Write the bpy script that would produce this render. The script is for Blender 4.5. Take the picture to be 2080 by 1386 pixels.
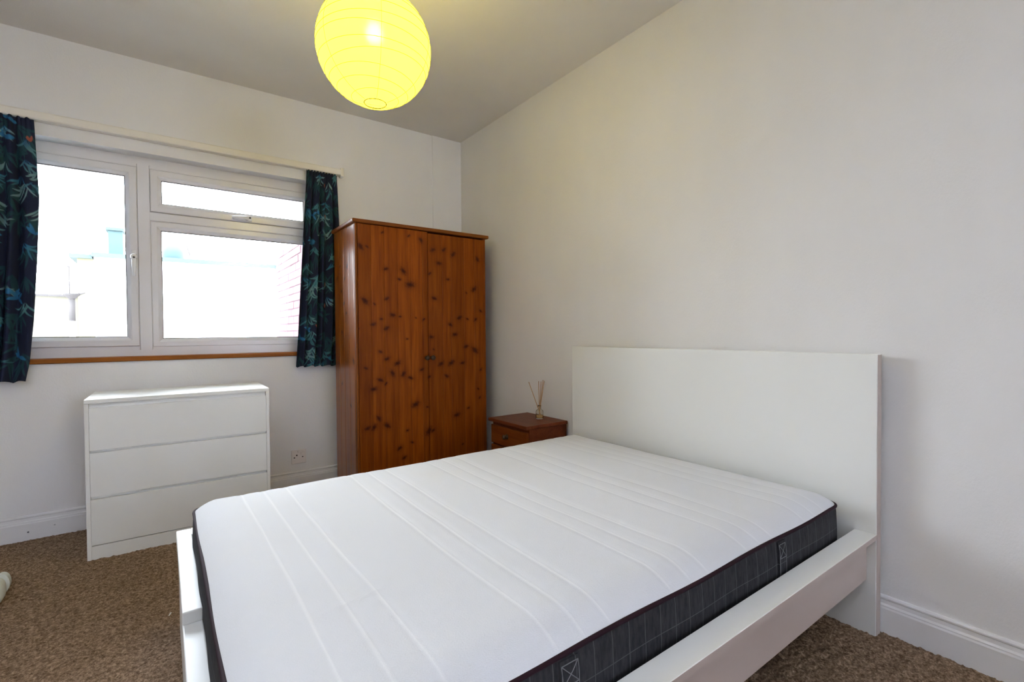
import bpy, bmesh, math, random
import numpy as np
from mathutils import Vector, Matrix

for o in list(bpy.data.objects):
    bpy.data.objects.remove(o)
scene = bpy.context.scene
COL = scene.collection
random.seed(4)
rng = np.random.default_rng(7)

# ------------------------------------------------------------------ camera
cam_d = bpy.data.cameras.new('camera')
cam_d.sensor_width = 36.0
cam_d.lens = 973.27 / 2080 * 36.0
cam_d.clip_start = 0.02
cam = bpy.data.objects.new('camera', cam_d)
COL.objects.link(cam)
R_ = Vector((0.80738783, -0.58996889, -0.00784811))
U_ = Vector((0.01665918, 0.00949839, 0.99981611))
F_ = Vector((0.58978586, 0.8073701, -0.01749728))
cam.matrix_world = Matrix(((R_.x, U_.x, -F_.x, 0), (R_.y, U_.y, -F_.y, 0), (R_.z, U_.z, -F_.z, 1.08583), (0, 0, 0, 1)))
scene.camera = cam

# ------------------------------------------------------------------ world, lights, exposure
SKY = 26.0
SHADE_GLOW = 3.1
world = bpy.data.worlds.new('overcast_sky')
scene.world = world
world.use_nodes = True
bg = world.node_tree.nodes['Background']
bg.inputs[0].default_value = (0.93, 0.985, 1.10, 1)
bg.inputs[1].default_value = SKY

W, D, HC = 2.084, 3.577, 2.707          # right wall x, window wall y, ceiling height
XL, YR = -2.30, -4.20                    # left wall, rear wall
WX0, WX1, WZ0, WZ1 = -1.02, 0.945, 0.955, 2.165   # window opening

def light(name, kind, loc, energy, color=(1, 1, 1), **kw):
    d = bpy.data.lights.new(name, kind)
    d.energy = energy
    d.color = color
    for k, v in kw.items():
        setattr(d, k, v)
    o = bpy.data.objects.new(name, d)
    o.location = loc
    COL.objects.link(o)
    return o

# daylight portal in the window opening (guides sampling only, gives no light of its own)
p = light('window_portal', 'AREA', ((WX0 + WX1) / 2, D + 0.16, (WZ0 + WZ1) / 2), 1.0, shape='RECTANGLE', size=WX1 - WX0, size_y=WZ1 - WZ0)
p.rotation_euler = (math.radians(-90), 0, 0)
p.data.cycles.is_portal = True
# the photographer's flashes: a little light straight ahead, the rest bounced off the ceiling
light('camera_flash', 'POINT', (0.0, -0.03, 1.085 + 0.19), 3.0, (0.97, 1.0, 1.03), shadow_soft_size=0.02)
b = light('ceiling_flash', 'SPOT', (0.0, -0.1, 1.32), 430.0, (0.90, 1.0, 1.22), shadow_soft_size=0.05, spot_size=math.radians(90), spot_blend=0.8)
b.rotation_euler = Vector((-0.95, 0.05, 1.39)).to_track_quat('-Z', 'Y').to_euler()
b = light('rear_fill_spot', 'SPOT', (0.0, -0.15, 1.32), 5600.0, (0.895, 1.0, 1.28), shadow_soft_size=0.05, spot_size=math.radians(32), spot_blend=0.6)  # added fill spot, aimed at the rear wall to brighten the window wall
b.rotation_euler = Vector((0.38, -1, 0.10)).to_track_quat('-Z', 'Y').to_euler()

vs = scene.view_settings
vs.view_transform = 'Standard'
vs.look = 'None'
vs.gamma = 1.0
vs.use_curve_mapping = False
vs.exposure = 0.15
scene.cycles.max_bounces = 10
scene.cycles.diffuse_bounces = 7
scene.cycles.transparent_max_bounces = 12
scene.cycles.sample_clamp_indirect = 60.0
scene.cycles.use_denoising = True

# ------------------------------------------------------------------ helpers: nodes
def mat(name, base=(0.8, 0.8, 0.8), rough=0.5, spec=0.5, coat=0.0, metal=0.0):
    m = bpy.data.materials.new(name)
    m.use_nodes = True
    b = m.node_tree.nodes['Principled BSDF']
    b.inputs['Base Color'].default_value = (*base, 1)
    b.inputs['Roughness'].default_value = rough
    b.inputs['Specular IOR Level'].default_value = spec
    b.inputs['Metallic'].default_value = metal
    if coat:
        b.inputs['Coat Weight'].default_value = coat
        b.inputs['Coat Roughness'].default_value = 0.15
    return m

class NT:
    def __init__(s, m):
        s.t = m.node_tree
        s.b = s.t.nodes.get('Principled BSDF')
    def n(s, kind, **kw):
        x = s.t.nodes.new(kind)
        for k, v in kw.items():
            setattr(x, k, v)
        return x
    def l(s, a, b):
        s.t.links.new(a, b)
    def coords(s, scale=(1, 1, 1), which='Object'):
        c = s.n('ShaderNodeTexCoord')
        mp = s.n('ShaderNodeMapping')
        mp.inputs['Scale'].default_value = scale
        s.l(c.outputs[which], mp.inputs['Vector'])
        return mp.outputs[0]
    def noise(s, vec, scale, detail=4, rough=0.5):
        x = s.n('ShaderNodeTexNoise')
        x.inputs['Scale'].default_value = scale
        x.inputs['Detail'].default_value = detail
        x.inputs['Roughness'].default_value = rough
        s.l(vec, x.inputs['Vector'])
        return x.outputs['Fac']
    def ramp(s, fac, stops):
        x = s.n('ShaderNodeValToRGB')
        e = x.color_ramp.elements
        while len(e) < len(stops):
            e.new(0.5)
        for i, (p, c) in enumerate(stops):
            e[i].position = p
            e[i].color = (*c, 1)
        s.l(fac, x.inputs[0])
        return x.outputs[0]
    def mix(s, fac, a, b, mode='MIX'):
        x = s.n('ShaderNodeMix', data_type='RGBA', blend_type=mode)
        for i, v in ((0, fac), (6, a), (7, b)):
            if isinstance(v, (int, float)):
                x.inputs[i].default_value = v
            elif isinstance(v, tuple):
                x.inputs[i].default_value = (*v, 1)
            else:
                s.l(v, x.inputs[i])
        return x.outputs[2]
    def math(s, op, a, b=0.0):
        x = s.n('ShaderNodeMath', operation=op)
        for i, v in ((0, a), (1, b)):
            if isinstance(v, (int, float)):
                x.inputs[i].default_value = v
            else:
                s.l(v, x.inputs[i])
        return x.outputs[0]
    def bump(s, h, strength=0.3, dist=0.01):
        x = s.n('ShaderNodeBump')
        x.inputs['Strength'].default_value = strength
        x.inputs['Distance'].default_value = dist
        s.l(h, x.inputs['Height'])
        s.l(x.outputs[0], s.b.inputs['Normal'])
    def base(s, c):
        s.l(c, s.b.inputs['Base Color'])

def paint(name, c, rough=0.85):
    m = mat(name, c, rough, 0.25)
    t = NT(m)
    v = t.coords((1, 1, 0.35))
    n1 = t.noise(v, 1.8, 3, 0.55)
    c2 = tuple(x * 0.945 for x in c)
    t.base(t.ramp(n1, [(0.35, c2), (0.68, c)]))
    t.bump(t.noise(t.coords((1, 1, 0.6)), 160, 3, 0.6), 0.2, 0.004)
    return m

def wood(name, dark, mid, light_, knots=False, rough=0.45, coat=0.03, axis='z'):
    m = mat(name, mid, rough, 0.10, coat)
    t = NT(m)
    sc = {'z': (14, 14, 0.8), 'x': (0.8, 14, 14), 'y': (14, 0.8, 14)}[axis]
    v = t.coords(sc)
    g = t.noise(v, 2.2, 6, 0.6)
    col = t.ramp(g, [(0.30, dark), (0.52, mid), (0.75, light_)])
    sc2 = {'z': (60, 60, 2), 'x': (2, 60, 60), 'y': (60, 2, 60)}[axis]
    fine = t.noise(t.coords(sc2), 3, 3, 0.5)
    col = t.mix(0.22, col, t.ramp(fine, [(0.3, tuple(x * 0.6 for x in dark)), (0.7, light_)]))
    if knots:
        a = t.n('ShaderNodeAttribute', attribute_name='knot')
        s = t.n('ShaderNodeSeparateColor')
        t.l(a.outputs['Color'], s.inputs[0])
        ti = t.n('ShaderNodeObjectInfo')
        tone = t.math('ADD', t.math('MULTIPLY', ti.outputs['Random'], 0.46), 0.78)
        tn = t.n('ShaderNodeCombineColor')
        for i in range(3):
            t.l(tone, tn.inputs[i])
        col = t.mix(1.0, col, tn.outputs[0], 'MULTIPLY')
        col = t.mix(s.outputs[1], col, tuple(x * 0.55 for x in dark))
        col = t.mix(s.outputs[0], col, (0.045, 0.007, 0.001))
    t.base(col)
    t.bump(g, 0.06, 0.003)
    return m

M = {}
M['wall'] = paint('white_wall_paint', (0.785, 0.775, 0.765))
M['ceiling'] = paint('ceiling_paint', (0.77, 0.755, 0.735))
M['gloss'] = mat('white_gloss_paint', (0.74, 0.735, 0.73), 0.35)
M['upvc'] = mat('white_upvc', (0.72, 0.705, 0.715), 0.2, 0.5)
M['white_foil'] = mat('white_foil_board', (0.79, 0.795, 0.765), 0.38)
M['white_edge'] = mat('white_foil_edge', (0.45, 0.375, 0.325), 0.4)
M['handle'] = mat('white_handle_lacquer', (0.84, 0.84, 0.84), 0.2)
M['chrome'] = mat('brushed_metal', (0.6, 0.6, 0.6), 0.25, metal=1.0)
M['cream'] = mat('cream_plastic', (0.78, 0.74, 0.66), 0.4)
M['socket'] = mat('socket_plastic', (0.74, 0.68, 0.64), 0.3)
M['slot'] = mat('dark_slot', (0.03, 0.025, 0.022), 0.6)
M['grey_mark'] = mat('grey_scuff', (0.12, 0.12, 0.13), 0.7)
M['pine'] = wood('stained_pine', (0.15, 0.028, 0.0015), (0.25, 0.055, 0.0025), (0.33, 0.085, 0.006), True)
M['pine_gloss'] = wood('stained_pine_side', (0.15, 0.034, 0.003), (0.26, 0.07, 0.006), (0.34, 0.105, 0.012), True, 0.3, 0.5)
M['pine_side'] = wood('stained_pine_frame', (0.12, 0.030, 0.006), (0.21, 0.06, 0.010), (0.29, 0.095, 0.020), False)
M['pine_top'] = wood('stained_pine_top', (0.11, 0.027, 0.005), (0.19, 0.055, 0.010), (0.26, 0.09, 0.020), False, axis='x')
M['sill_wood'] = wood('varnished_sill', (0.20, 0.055, 0.007), (0.29, 0.09, 0.012), (0.38, 0.13, 0.025), False, axis='x')
M['mahog'] = wood('dark_red_wood', (0.085, 0.018, 0.006), (0.135, 0.032, 0.011), (0.18, 0.048, 0.016), False, 0.4, 0.05, 'y')
M['mahog_front'] = wood('dark_red_wood_front', (0.09, 0.018, 0.003), (0.15, 0.036, 0.005), (0.20, 0.055, 0.010), False, 0.4, 0.05, 'y')
M['bronze'] = mat('dark_bronze', (0.055, 0.03, 0.016), 0.5, 0.25)
M['dark_under'] = mat('underside_board', (0.30, 0.27, 0.24), 0.8)
M['reed'] = mat('rattan_reed', (0.42, 0.25, 0.12), 0.7)
M['plastic'] = mat('white_plastic', (0.72, 0.76, 0.70), 0.35)
M['paper_bit'] = mat('white_paper', (0.85, 0.85, 0.85), 0.8)

# carpet
m = M['carpet'] = mat('brown_carpet', (0.16, 0.1, 0.065), 0.95, 0.1)
t = NT(m)
v = t.coords()
n1 = t.noise(v, 150, 3, 0.7)
n2 = t.noise(v, 70, 2, 0.6)
n3 = t.noise(v, 5, 3, 0.5)
c = t.ramp(t.math('ADD', t.math('MULTIPLY', n1, 0.6), t.math('MULTIPLY', n2, 0.4)), [(0.37, (0.09, 0.053, 0.030)), (0.5, (0.25, 0.166, 0.108)), (0.63, (0.49, 0.35, 0.24))])
t.base(t.mix(t.math('MULTIPLY', n3, 0.35), c, (0.20, 0.135, 0.07)))
t.bump(n1, 0.8, 0.006)

# mattress fabrics
m = M['tick'] = mat('white_knit_ticking', (0.755, 0.75, 0.76), 0.9, 0.15)
t = NT(m)
st = t.noise(t.coords(), 2.1, 4, 0.6)
c = t.mix(t.ramp(st, [(0.5, (0, 0, 0)), (0.8, (0.35, 0.35, 0.35))]), (0.655, 0.668, 0.70), (0.62, 0.61, 0.60))
wv = t.n('ShaderNodeAttribute', attribute_name='seam')
t.base(t.mix(wv.outputs['Fac'], c, (0.76, 0.77, 0.79)))
t.bump(t.noise(t.coords((1, 2.2, 1)), 260, 2, 0.6), 0.35, 0.003)
m = M['tick_side'] = mat('dark_grey_checked_fabric', (0.05, 0.05, 0.055), 0.9, 0.15)
t = NT(m)
tc = t.n('ShaderNodeTexCoord')
sp = t.n('ShaderNodeSeparateXYZ')
t.l(tc.outputs['Object'], sp.inputs[0])
def gridline(out, per, off, w):
    q = t.math('FRACT', t.math('DIVIDE', t.math('ADD', out, off), per))
    q = t.math('ABSOLUTE', t.math('SUBTRACT', q, 0.5))
    return t.math('LESS_THAN', q, w / per / 2)
gx = gridline(sp.outputs[0], 0.0545, 10 * 0.0545 + 0.0545 * 0.5 - 0.589 + 1.0225, 0.0024)
gz = gridline(sp.outputs[2], 0.075, 0.75 + 0.0375 - (0.390 - 0.25), 0.0022)
fac = t.math('MULTIPLY', t.math('MAXIMUM', gx, gz), 0.22)
n = t.noise(t.coords((1, 1, 0.25)), 130, 2, 0.6)
cc = t.ramp(n, [(0.3, (0.020, 0.020, 0.022)), (0.7, (0.038, 0.038, 0.041))])
t.base(t.mix(fac, cc, (0.22, 0.22, 0.23)))
t.bump(n, 0.3, 0.002)
M['piping'] = mat('plum_piping', (0.020, 0.006, 0.011), 0.8, 0.2)
M['stitch'] = mat('pale_stitching', (0.15, 0.15, 0.16), 0.8)

# glass
m = M['glass'] = bpy.data.materials.new('window_glass')
m.use_nodes = True
nt = m.node_tree
nt.nodes.remove(nt.nodes['Principled BSDF'])
tr = nt.nodes.new('ShaderNodeBsdfTransparent')
tr.inputs[0].default_value = (0.96, 0.98, 0.975, 1)
gl = nt.nodes.new('ShaderNodeBsdfGlossy')
gl.inputs['Roughness'].default_value = 0.0
fr = nt.nodes.new('ShaderNodeFresnel')
fr.inputs[0].default_value = 1.45
mx = nt.nodes.new('ShaderNodeMixShader')
nt.links.new(fr.outputs[0], mx.inputs[0])
nt.links.new(tr.outputs[0], mx.inputs[1])
nt.links.new(gl.outputs[0], mx.inputs[2])
nt.links.new(mx.outputs[0], nt.nodes['Material Output'].inputs[0])
m = M['bottle_glass'] = mat('clear_bottle_glass', (0.95, 0.93, 0.88), 0.03)
m.node_tree.nodes['Principled BSDF'].inputs['Transmission Weight'].default_value = 1.0
m.node_tree.nodes['Principled BSDF'].inputs['IOR'].default_value = 1.3
M['oil'] = mat('amber_oil', (0.55, 0.36, 0.16), 0.1)

# lantern paper: thin translucent sheet round the bulb, most of its glow added as emission
m = M['paper'] = bpy.data.materials.new('lantern_paper')
m.use_nodes = True
nt = m.node_tree
nt.nodes.remove(nt.nodes['Principled BSDF'])
tl = nt.nodes.new('ShaderNodeBsdfTranslucent')
tl.inputs[0].default_value = (0.86, 0.80, 0.16, 1)
df = nt.nodes.new('ShaderNodeBsdfDiffuse')
df.inputs[0].default_value = (0.80, 0.74, 0.16, 1)
m1 = nt.nodes.new('ShaderNodeMixShader')
m1.inputs[0].default_value = 0.4
tp = nt.nodes.new('ShaderNodeBsdfRefraction')
tp.inputs['Roughness'].default_value = 0.45
tp.inputs['IOR'].default_value = 1.25
tp.inputs[0].default_value = (1, 0.97, 0.8, 1)
m2 = nt.nodes.new('ShaderNodeMixShader')
m2.inputs[0].default_value = 0.035
em = nt.nodes.new('ShaderNodeEmission')
em.inputs[0].default_value = (1.0, 0.80, 0.048, 1)
em.inputs[1].default_value = SHADE_GLOW
ad = nt.nodes.new('ShaderNodeAddShader')
nt.links.new(tl.outputs[0], m1.inputs[1])
nt.links.new(df.outputs[0], m1.inputs[2])
nt.links.new(m1.outputs[0], ad.inputs[0])
nt.links.new(em.outputs[0], ad.inputs[1])
nt.links.new(ad.outputs[0], m2.inputs[1])
nt.links.new(tp.outputs[0], m2.inputs[2])
nt.links.new(m2.outputs[0], nt.nodes['Material Output'].inputs[0])
M['wire'] = mat('lantern_wire', (0.16, 0.14, 0.02), 0.8, 0.1)
m = M['bulb'] = mat('lit_bulb', (1, 1, 1), 0.5)
m.node_tree.nodes['Principled BSDF'].inputs['Emission Color'].default_value = (1.0, 0.85, 0.4, 1)
m.node_tree.nodes['Principled BSDF'].inputs['Emission Strength'].default_value = 60

# printed curtain cloth
m = M['curtain'] = mat('leaf_print_cotton', (0.02, 0.03, 0.05), 0.85, 0.2)
t = NT(m)
a = t.n('ShaderNodeAttribute', attribute_name='print')
t.base(a.outputs['Color'])
t.bump(t.noise(t.coords(), 500, 2, 0.5), 0.2, 0.001)

# outdoors
def plain(name, c, rough=0.9):
    mm = mat(name, c, rough, 0.2)
    tt = NT(mm)
    tt.base(tt.ramp(tt.noise(tt.coords(), 3, 4, 0.6), [(0.3, tuple(x * 0.93 for x in c)), (0.7, c)]))
    return mm
M['render'] = plain('white_masonry_render', (0.82, 0.82, 0.82))
M['coping'] = plain('pale_green_coping', (0.0510, 0.0694, 0.0694))
M['tank'] = plain('pale_green_roof_box', (0.0469, 0.0755, 0.0775))
M['yellow'] = plain('pale_yellow_render', (0.1800, 0.1680, 0.0864))
M['drain'] = plain('grey_brown_pipe', (0.0504, 0.0456, 0.0444))
M['lowwall'] = plain('cream_masonry', (0.1200, 0.1116, 0.0852))
M['brick'] = plain('pink_brick', (0.0969, 0.0469, 0.0530))
M['brick_b'] = plain('pale_pink_brick', (0.1071, 0.0561, 0.0612))
M['mortar'] = plain('brick_mortar', (0.0561, 0.0347, 0.0388))
M['roof'] = plain('roof_felt', (0.5, 0.5, 0.5))

# ------------------------------------------------------------------ helpers: geometry
def box(bm, x0, x1, y0, y1, z0, z1, bev=0.0, seg=2):
    r = bmesh.ops.create_cube(bm, size=1.0)
    vs_ = r['verts']
    for v_ in vs_:
        v_.co = Vector(((x0 + x1) / 2 + v_.co.x * (x1 - x0), (y0 + y1) / 2 + v_.co.y * (y1 - y0), (z0 + z1) / 2 + v_.co.z * (z1 - z0)))
    if bev:
        ed = list({e for v_ in vs_ for e in v_.link_edges})
        bmesh.ops.bevel(bm, geom=ed, offset=bev, segments=seg, affect='EDGES', profile=0.5)

def tube(bm, pts, r, n=8, closed=False, cap=True):
    pts = [Vector(q) for q in pts]
    N = len(pts)
    rings = []
    for i, q in enumerate(pts):
        if closed:
            d = pts[(i + 1) % N] - pts[i - 1]
        else:
            d = pts[min(i + 1, N - 1)] - pts[max(i - 1, 0)]
        d.normalize()
        up = Vector((0, 0, 1)) if abs(d.z) < 0.95 else Vector((1, 0, 0))
        a_ = d.cross(up).normalized()
        b_ = d.cross(a_)
        rr = r[i] if isinstance(r, (list, tuple)) else r
        rings.append([bm.verts.new(q + (a_ * math.cos(2 * math.pi * k / n) + b_ * math.sin(2 * math.pi * k / n)) * rr) for k in range(n)])
    for i in range(N if closed else N - 1):
        A, B = rings[i], rings[(i + 1) % N]
        for k in range(n):
            bm.faces.new((A[k], A[(k + 1) % n], B[(k + 1) % n], B[k]))
    if cap and not closed:
        bm.faces.new(rings[0])
        bm.faces.new(rings[-1][::-1])

def lathe(bm, prof, c=(0, 0, 0), n=32, axis='z'):
    c = Vector(c)
    rings = []
    for (r, h) in prof:
        ring = []
        for k in range(n):
            a_ = 2 * math.pi * k / n
            q = {'z': Vector((r * math.cos(a_), r * math.sin(a_), h)),
                 'y': Vector((r * math.cos(a_), h, r * math.sin(a_))),
                 'x': Vector((h, r * math.cos(a_), r * math.sin(a_)))}[axis]
            ring.append(bm.verts.new(c + q))
        rings.append(ring)
    for A, B in zip(rings, rings[1:]):
        for k in range(n):
            bm.faces.new((A[k], A[(k + 1) % n], B[(k + 1) % n], B[k]))
    return rings

def lathe_closed(bm, prof, c=(0, 0, 0), n=24, axis='z'):
    R = lathe(bm, prof, c, n, axis)
    bm.faces.new(R[0][::-1])
    bm.faces.new(R[-1])

def prism(bm, outline, to3d, a0, a1):
    A = [bm.verts.new(to3d(p_, a0)) for p_ in outline]
    B = [bm.verts.new(to3d(p_, a1)) for p_ in outline]
    n = len(A)
    for k in range(n):
        bm.faces.new((A[k], A[(k + 1) % n], B[(k + 1) % n], B[k]))
    bm.faces.new(A[::-1])
    bm.faces.new(B)

def ring_frame(bm, x0, x1, z0, z1, prof):
    """rectangular mitred frame in the XZ plane; prof = [(inset, y), ...] closed loop"""
    loops = []
    for (i, y) in prof:
        loops.append([bm.verts.new(q) for q in ((x0 + i, y, z0 + i), (x1 - i, y, z0 + i), (x1 - i, y, z1 - i), (x0 + i, y, z1 - i))])
    n = len(loops)
    for j in range(n):
        A, B = loops[j], loops[(j + 1) % n]
        for k in range(4):
            bm.faces.new((A[k], A[(k + 1) % 4], B[(k + 1) % 4], B[k]))

def finish(name, bm, material, parent=None, smooth=False, loc=None):
    bmesh.ops.recalc_face_normals(bm, faces=bm.faces)
    me = bpy.data.meshes.new(name)
    bm.to_mesh(me)
    bm.free()
    return link(name, me, material, parent, smooth, loc)

def link(name, me, material, parent=None, smooth=False, loc=None):
    me.materials.append(material)
    if smooth:
        me.polygons.foreach_set('use_smooth', [True] * len(me.polygons))
    o = bpy.data.objects.new(name, me)
    COL.objects.link(o)
    if parent is not None:
        o.parent = parent
    if loc is not None:
        o.location = loc
    return o

def boxes(name, lst, material, parent=None, bev=0.0, loc=None):
    bm = bmesh.new()
    for q in lst:
        box(bm, *q, bev=bev)
    return finish(name, bm, material, parent, False, loc)

def grid_mesh(name, P):
    """P: (n,m,3) numpy grid -> mesh"""
    n, m_ = P.shape[:2]
    idx = np.arange(n * m_).reshape(n, m_)
    f = np.stack([idx[:-1, :-1], idx[1:, :-1], idx[1:, 1:], idx[:-1, 1:]], -1).reshape(-1, 4)
    me = bpy.data.meshes.new(name)
    me.vertices.add(n * m_)
    me.vertices.foreach_set('co', P.reshape(-1).astype(np.float32))
    me.loops.add(f.size)
    me.loops.foreach_set('vertex_index', f.reshape(-1).astype(np.int32))
    me.polygons.add(len(f))
    me.polygons.foreach_set('loop_start', (np.arange(len(f)) * 4).astype(np.int32))
    me.update(calc_edges=True)
    me.validate()
    return me

def colour_attr(me, name, rgb):
    a_ = me.color_attributes.new(name, 'FLOAT_COLOR', 'POINT')
    q = np.ones((rgb.shape[0], 4), np.float32)
    q[:, :3] = rgb
    a_.data.foreach_set('color', q.reshape(-1))

def thing(name, loc, label, cat, group=None):
    o = bpy.data.objects.new(name, None)
    o.empty_display_size = 0.1
    o.location = loc
    COL.objects.link(o)
    return tag(o, label, cat, group)

def tag(o, label, cat, group=None):
    o['label'] = label
    o['category'] = cat
    if group:
        o['group'] = group
    return o

def struct(o):
    o['kind'] = 'structure'
    return o

# ------------------------------------------------------------------ room shell
T = 0.26
struct(boxes('wall_back', [(XL - T, WX0, D, D + T, 0, HC), (WX1, W + T, D, D + T, 0, HC),
                           (WX0, WX1, D, D + T, 0, WZ0 - 0.02), (WX0, WX1, D, D + T, WZ1, HC)], M['wall']))
struct(boxes('wall_right', [(W, W + 0.15, YR, D, 0, HC)], M['wall']))
struct(boxes('wall_left', [(XL - 0.15, XL, YR, D, 0, HC)], M['wall']))
struct(boxes('wall_rear', [(XL - 0.15, W + 0.15, YR - 0.15, YR, 0, HC)], M['wall']))
struct(boxes('ceiling', [(XL - T, W + T, YR - T, D + T, HC, HC + 0.15)], M['ceiling']))
# boxed-in strip in the corner beside the right wall
struct(boxes('trim_1', [(1.815, W, D - 0.006, D, 0.14, HC)], M['wall'], bev=0.002))

# floor: slab plus a pile surface with real relief where the carpet shows
bm = bmesh.new()
box(bm, XL - 0.15, W + 0.15, YR - 0.15, D + 0.1, -0.12, 0.0)
fl = struct(finish('floor', bm, M['carpet']))
def pile(x0, x1, y0, y1, step):
    xs = np.arange(x0, x1, step)
    ys = np.arange(y0, y1, step)
    h = rng.random((len(xs), len(ys)))
    for _ in range(1):
        h = (h + np.roll(h, 1, 0) + np.roll(h, 1, 1) + np.roll(h, -1, 0)) / 4
    lo = rng.random((len(xs) // 8 + 2, len(ys) // 8 + 2))
    lo = np.kron(lo, np.ones((8, 8)))[:len(xs), :len(ys)]
    k = np.ones(9) / 9
    lo = np.apply_along_axis(lambda q: np.convolve(q, k, 'same'), 0, lo)
    lo = np.apply_along_axis(lambda q: np.convolve(q, k, 'same'), 1, lo)
    X, Y = np.meshgrid(xs + 0, ys + 0, indexing='ij')
    X = X + (rng.random(X.shape) - 0.5) * step * 0.6
    Y = Y + (rng.random(Y.shape) - 0.5) * step * 0.6
    return np.stack([X, Y, 0.0005 + (h - 0.25) * 0.012 + (lo - 0.5) * 0.003], -1)
for (a0, a1, b0, b1, st_) in ((-0.80, 0.50, 1.45, D - 0.016, 0.005), (0.9, W - 0.016, -0.25, 0.9, 0.005)):
    me = grid_mesh('carpet_pile', pile(a0, a1, b0, b1, st_))
    o = link('carpet_pile', me, M['carpet'], fl, True)
    o['kind'] = 'stuff'

# skirting boards: two-step moulded profile, (depth from wall, height)
SK = [(0, 0), (0.019, 0), (0.019, 0.090), (0.0165, 0.096), (0.0165, 0.100), (0.011, 0.106), (0.009, 0.118), (0.0125, 0.123), (0.0125, 0.127), (0.008, 0.133), (0, 0.133)]
def skirting(name, to3d, a0, a1):
    bm = bmesh.new()
    prism(bm, SK, to3d, a0, a1)
    return struct(finish(name, bm, M['gloss']))
bb = skirting('baseboard_back', lambda q, s: Vector((s, D - q[0], q[1])), XL, W)
skirting('baseboard_right', lambda q, s: Vector((W - q[0], s, q[1])), YR, D)
skirting('baseboard_left', lambda q, s: Vector((XL + q[0], s, q[1])), YR, D)
skirting('baseboard_rear', lambda q, s: Vector((s, YR + q[0], q[1])), XL, W)
bm = bmesh.new()
lathe_closed(bm, [(0.0042, -0.002), (0.0042, 0.0), (0.002, 0.001)], (-0.590, D - 0.0195, 0.047), 10, 'y')
o = finish('screw_hole', bm, M['grey_mark'], bb)
bm = bmesh.new()
lathe_closed(bm, [(0.004, -0.001), (0.004, 0.0), (0.002, 0.0005)], (-0.487, D - 0.0193, 0.062), 10, 'y')
o = finish('filled_screw_hole', bm, mat('pale_filler', (0.45, 0.45, 0.46), 0.7), bb)

# ------------------------------------------------------------------ window
YF = D + 0.095
win = bpy.data.objects.new('window_1', None)
win.location = (0, 0, 0)
COL.objects.link(win)
struct(win)
bm = bmesh.new()
ring_frame(bm, WX0, WX1, WZ0 + 0.006, WZ1, [(0, YF + 0.07), (0, YF), (0.060, YF), (0.070, YF + 0.008), (0.070, YF + 0.07)])
finish('frame', bm, M['upvc'], win)
bm = bmesh.new()
prism(bm, [(-0.110, YF + 0.07), (-0.110, YF + 0.004), (-0.104, YF - 0.006), (-0.048, YF - 0.006), (-0.042, YF + 0.004), (-0.042, YF + 0.07)],
      lambda q, s: Vector((q[0], q[1], s)), WZ0 + 0.045, WZ1 - 0.045)
finish('mullion', bm, M['upvc'], win)
bm = bmesh.new()
prism(bm, [(1.783, YF + 0.07), (1.783, YF + 0.004), (1.790, YF - 0.008), (1.836, YF - 0.008), (1.843, YF + 0.004), (1.843, YF + 0.07)],
      lambda q, s: Vector((s, q[1], q[0])), -0.047, WX1 - 0.045)
finish('transom', bm, M['upvc'], win)
def sash(name, x0, x1, z0, z1, yf, w=0.040, bead=0.020):
    bm = bmesh.new()
    ring_frame(bm, x0, x1, z0, z1, [(0, YF + 0.06), (0, yf + 0.004), (0.004, yf), (w, yf), (w + bead * 0.35, yf + 0.006), (w + bead, yf + 0.022), (w + bead, YF + 0.06)])
    s = finish(name, bm, M['upvc'], win)
    bm = bmesh.new()
    i = w + bead
    ring_frame(bm, x0 + i, x1 - i, z0 + i, z1 - i, [(-0.001, yf + 0.024), (0.004, yf + 0.024), (0.004, yf + 0.030), (-0.001, yf + 0.030)])
    finish('glazing_gasket', bm, M['slot'], s)
    boxes('pane', [(x0 + i - 0.004, x1 - i + 0.004, yf + 0.0295, yf + 0.0305, z0 + i - 0.004, z1 - i + 0.004)], M['glass'], s)
    return s
cas = sash('casement', WX0 + 0.05, -0.108, 1.022, 2.098, YF - 0.012, 0.036, 0.020)
fan = sash('top_light', -0.044, WX1 - 0.05, 1.842, 2.098, YF - 0.012, 0.036, 0.020)
fix = sash('fixed_light', -0.044, WX1 - 0.05, 1.016, 1.785, YF - 0.004, 0.030, 0.020)
# casement handle: rose, neck and drop lever
bm = bmesh.new()
box(bm, -0.137, -0.115, YF - 0.022, YF - 0.012, 1.50, 1.60, 0.004)
lathe_closed(bm, [(0.013, 0), (0.013, -0.022), (0.018, -0.028), (0.014, -0.042)], (-0.126, YF - 0.022, 1.556), 14, 'y')
tube(bm, [(-0.126, YF - 0.050, 1.556), (-0.127, YF - 0.052, 1.50), (-0.128, YF - 0.046, 1.44)], [0.013, 0.011, 0.009], 10)
finish('handle', bm, M['handle'], cas, True)
bm = bmesh.new()
lathe_closed(bm, [(0.006, 0), (0.006, -0.002)], (-0.126, YF - 0.065, 1.549), 10, 'y')
finish('lock_button', bm, M['slot'], cas)
bm = bmesh.new()
box(bm, 0.395, 0.505, YF - 0.022, YF - 0.012, 1.850, 1.872, 0.004)
lathe_closed(bm, [(0.010, 0), (0.010, -0.020), (0.012, -0.028), (0.009, -0.034)], (0.472, YF - 0.022, 1.862), 14, 'y')
tube(bm, [(0.478, YF - 0.048, 1.863), (0.43, YF - 0.050, 1.861), (0.385, YF - 0.044, 1.859)], [0.013, 0.011, 0.009], 10)
finish('handle', bm, M['handle'], fan, True)
bm = bmesh.new()
lathe_closed(bm, [(0.006, 0), (0.006, -0.002)], (0.488, YF - 0.055, 1.864), 10, 'y')
finish('lock_button', bm, M['slot'], fan)
bm = bmesh.new()
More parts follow.
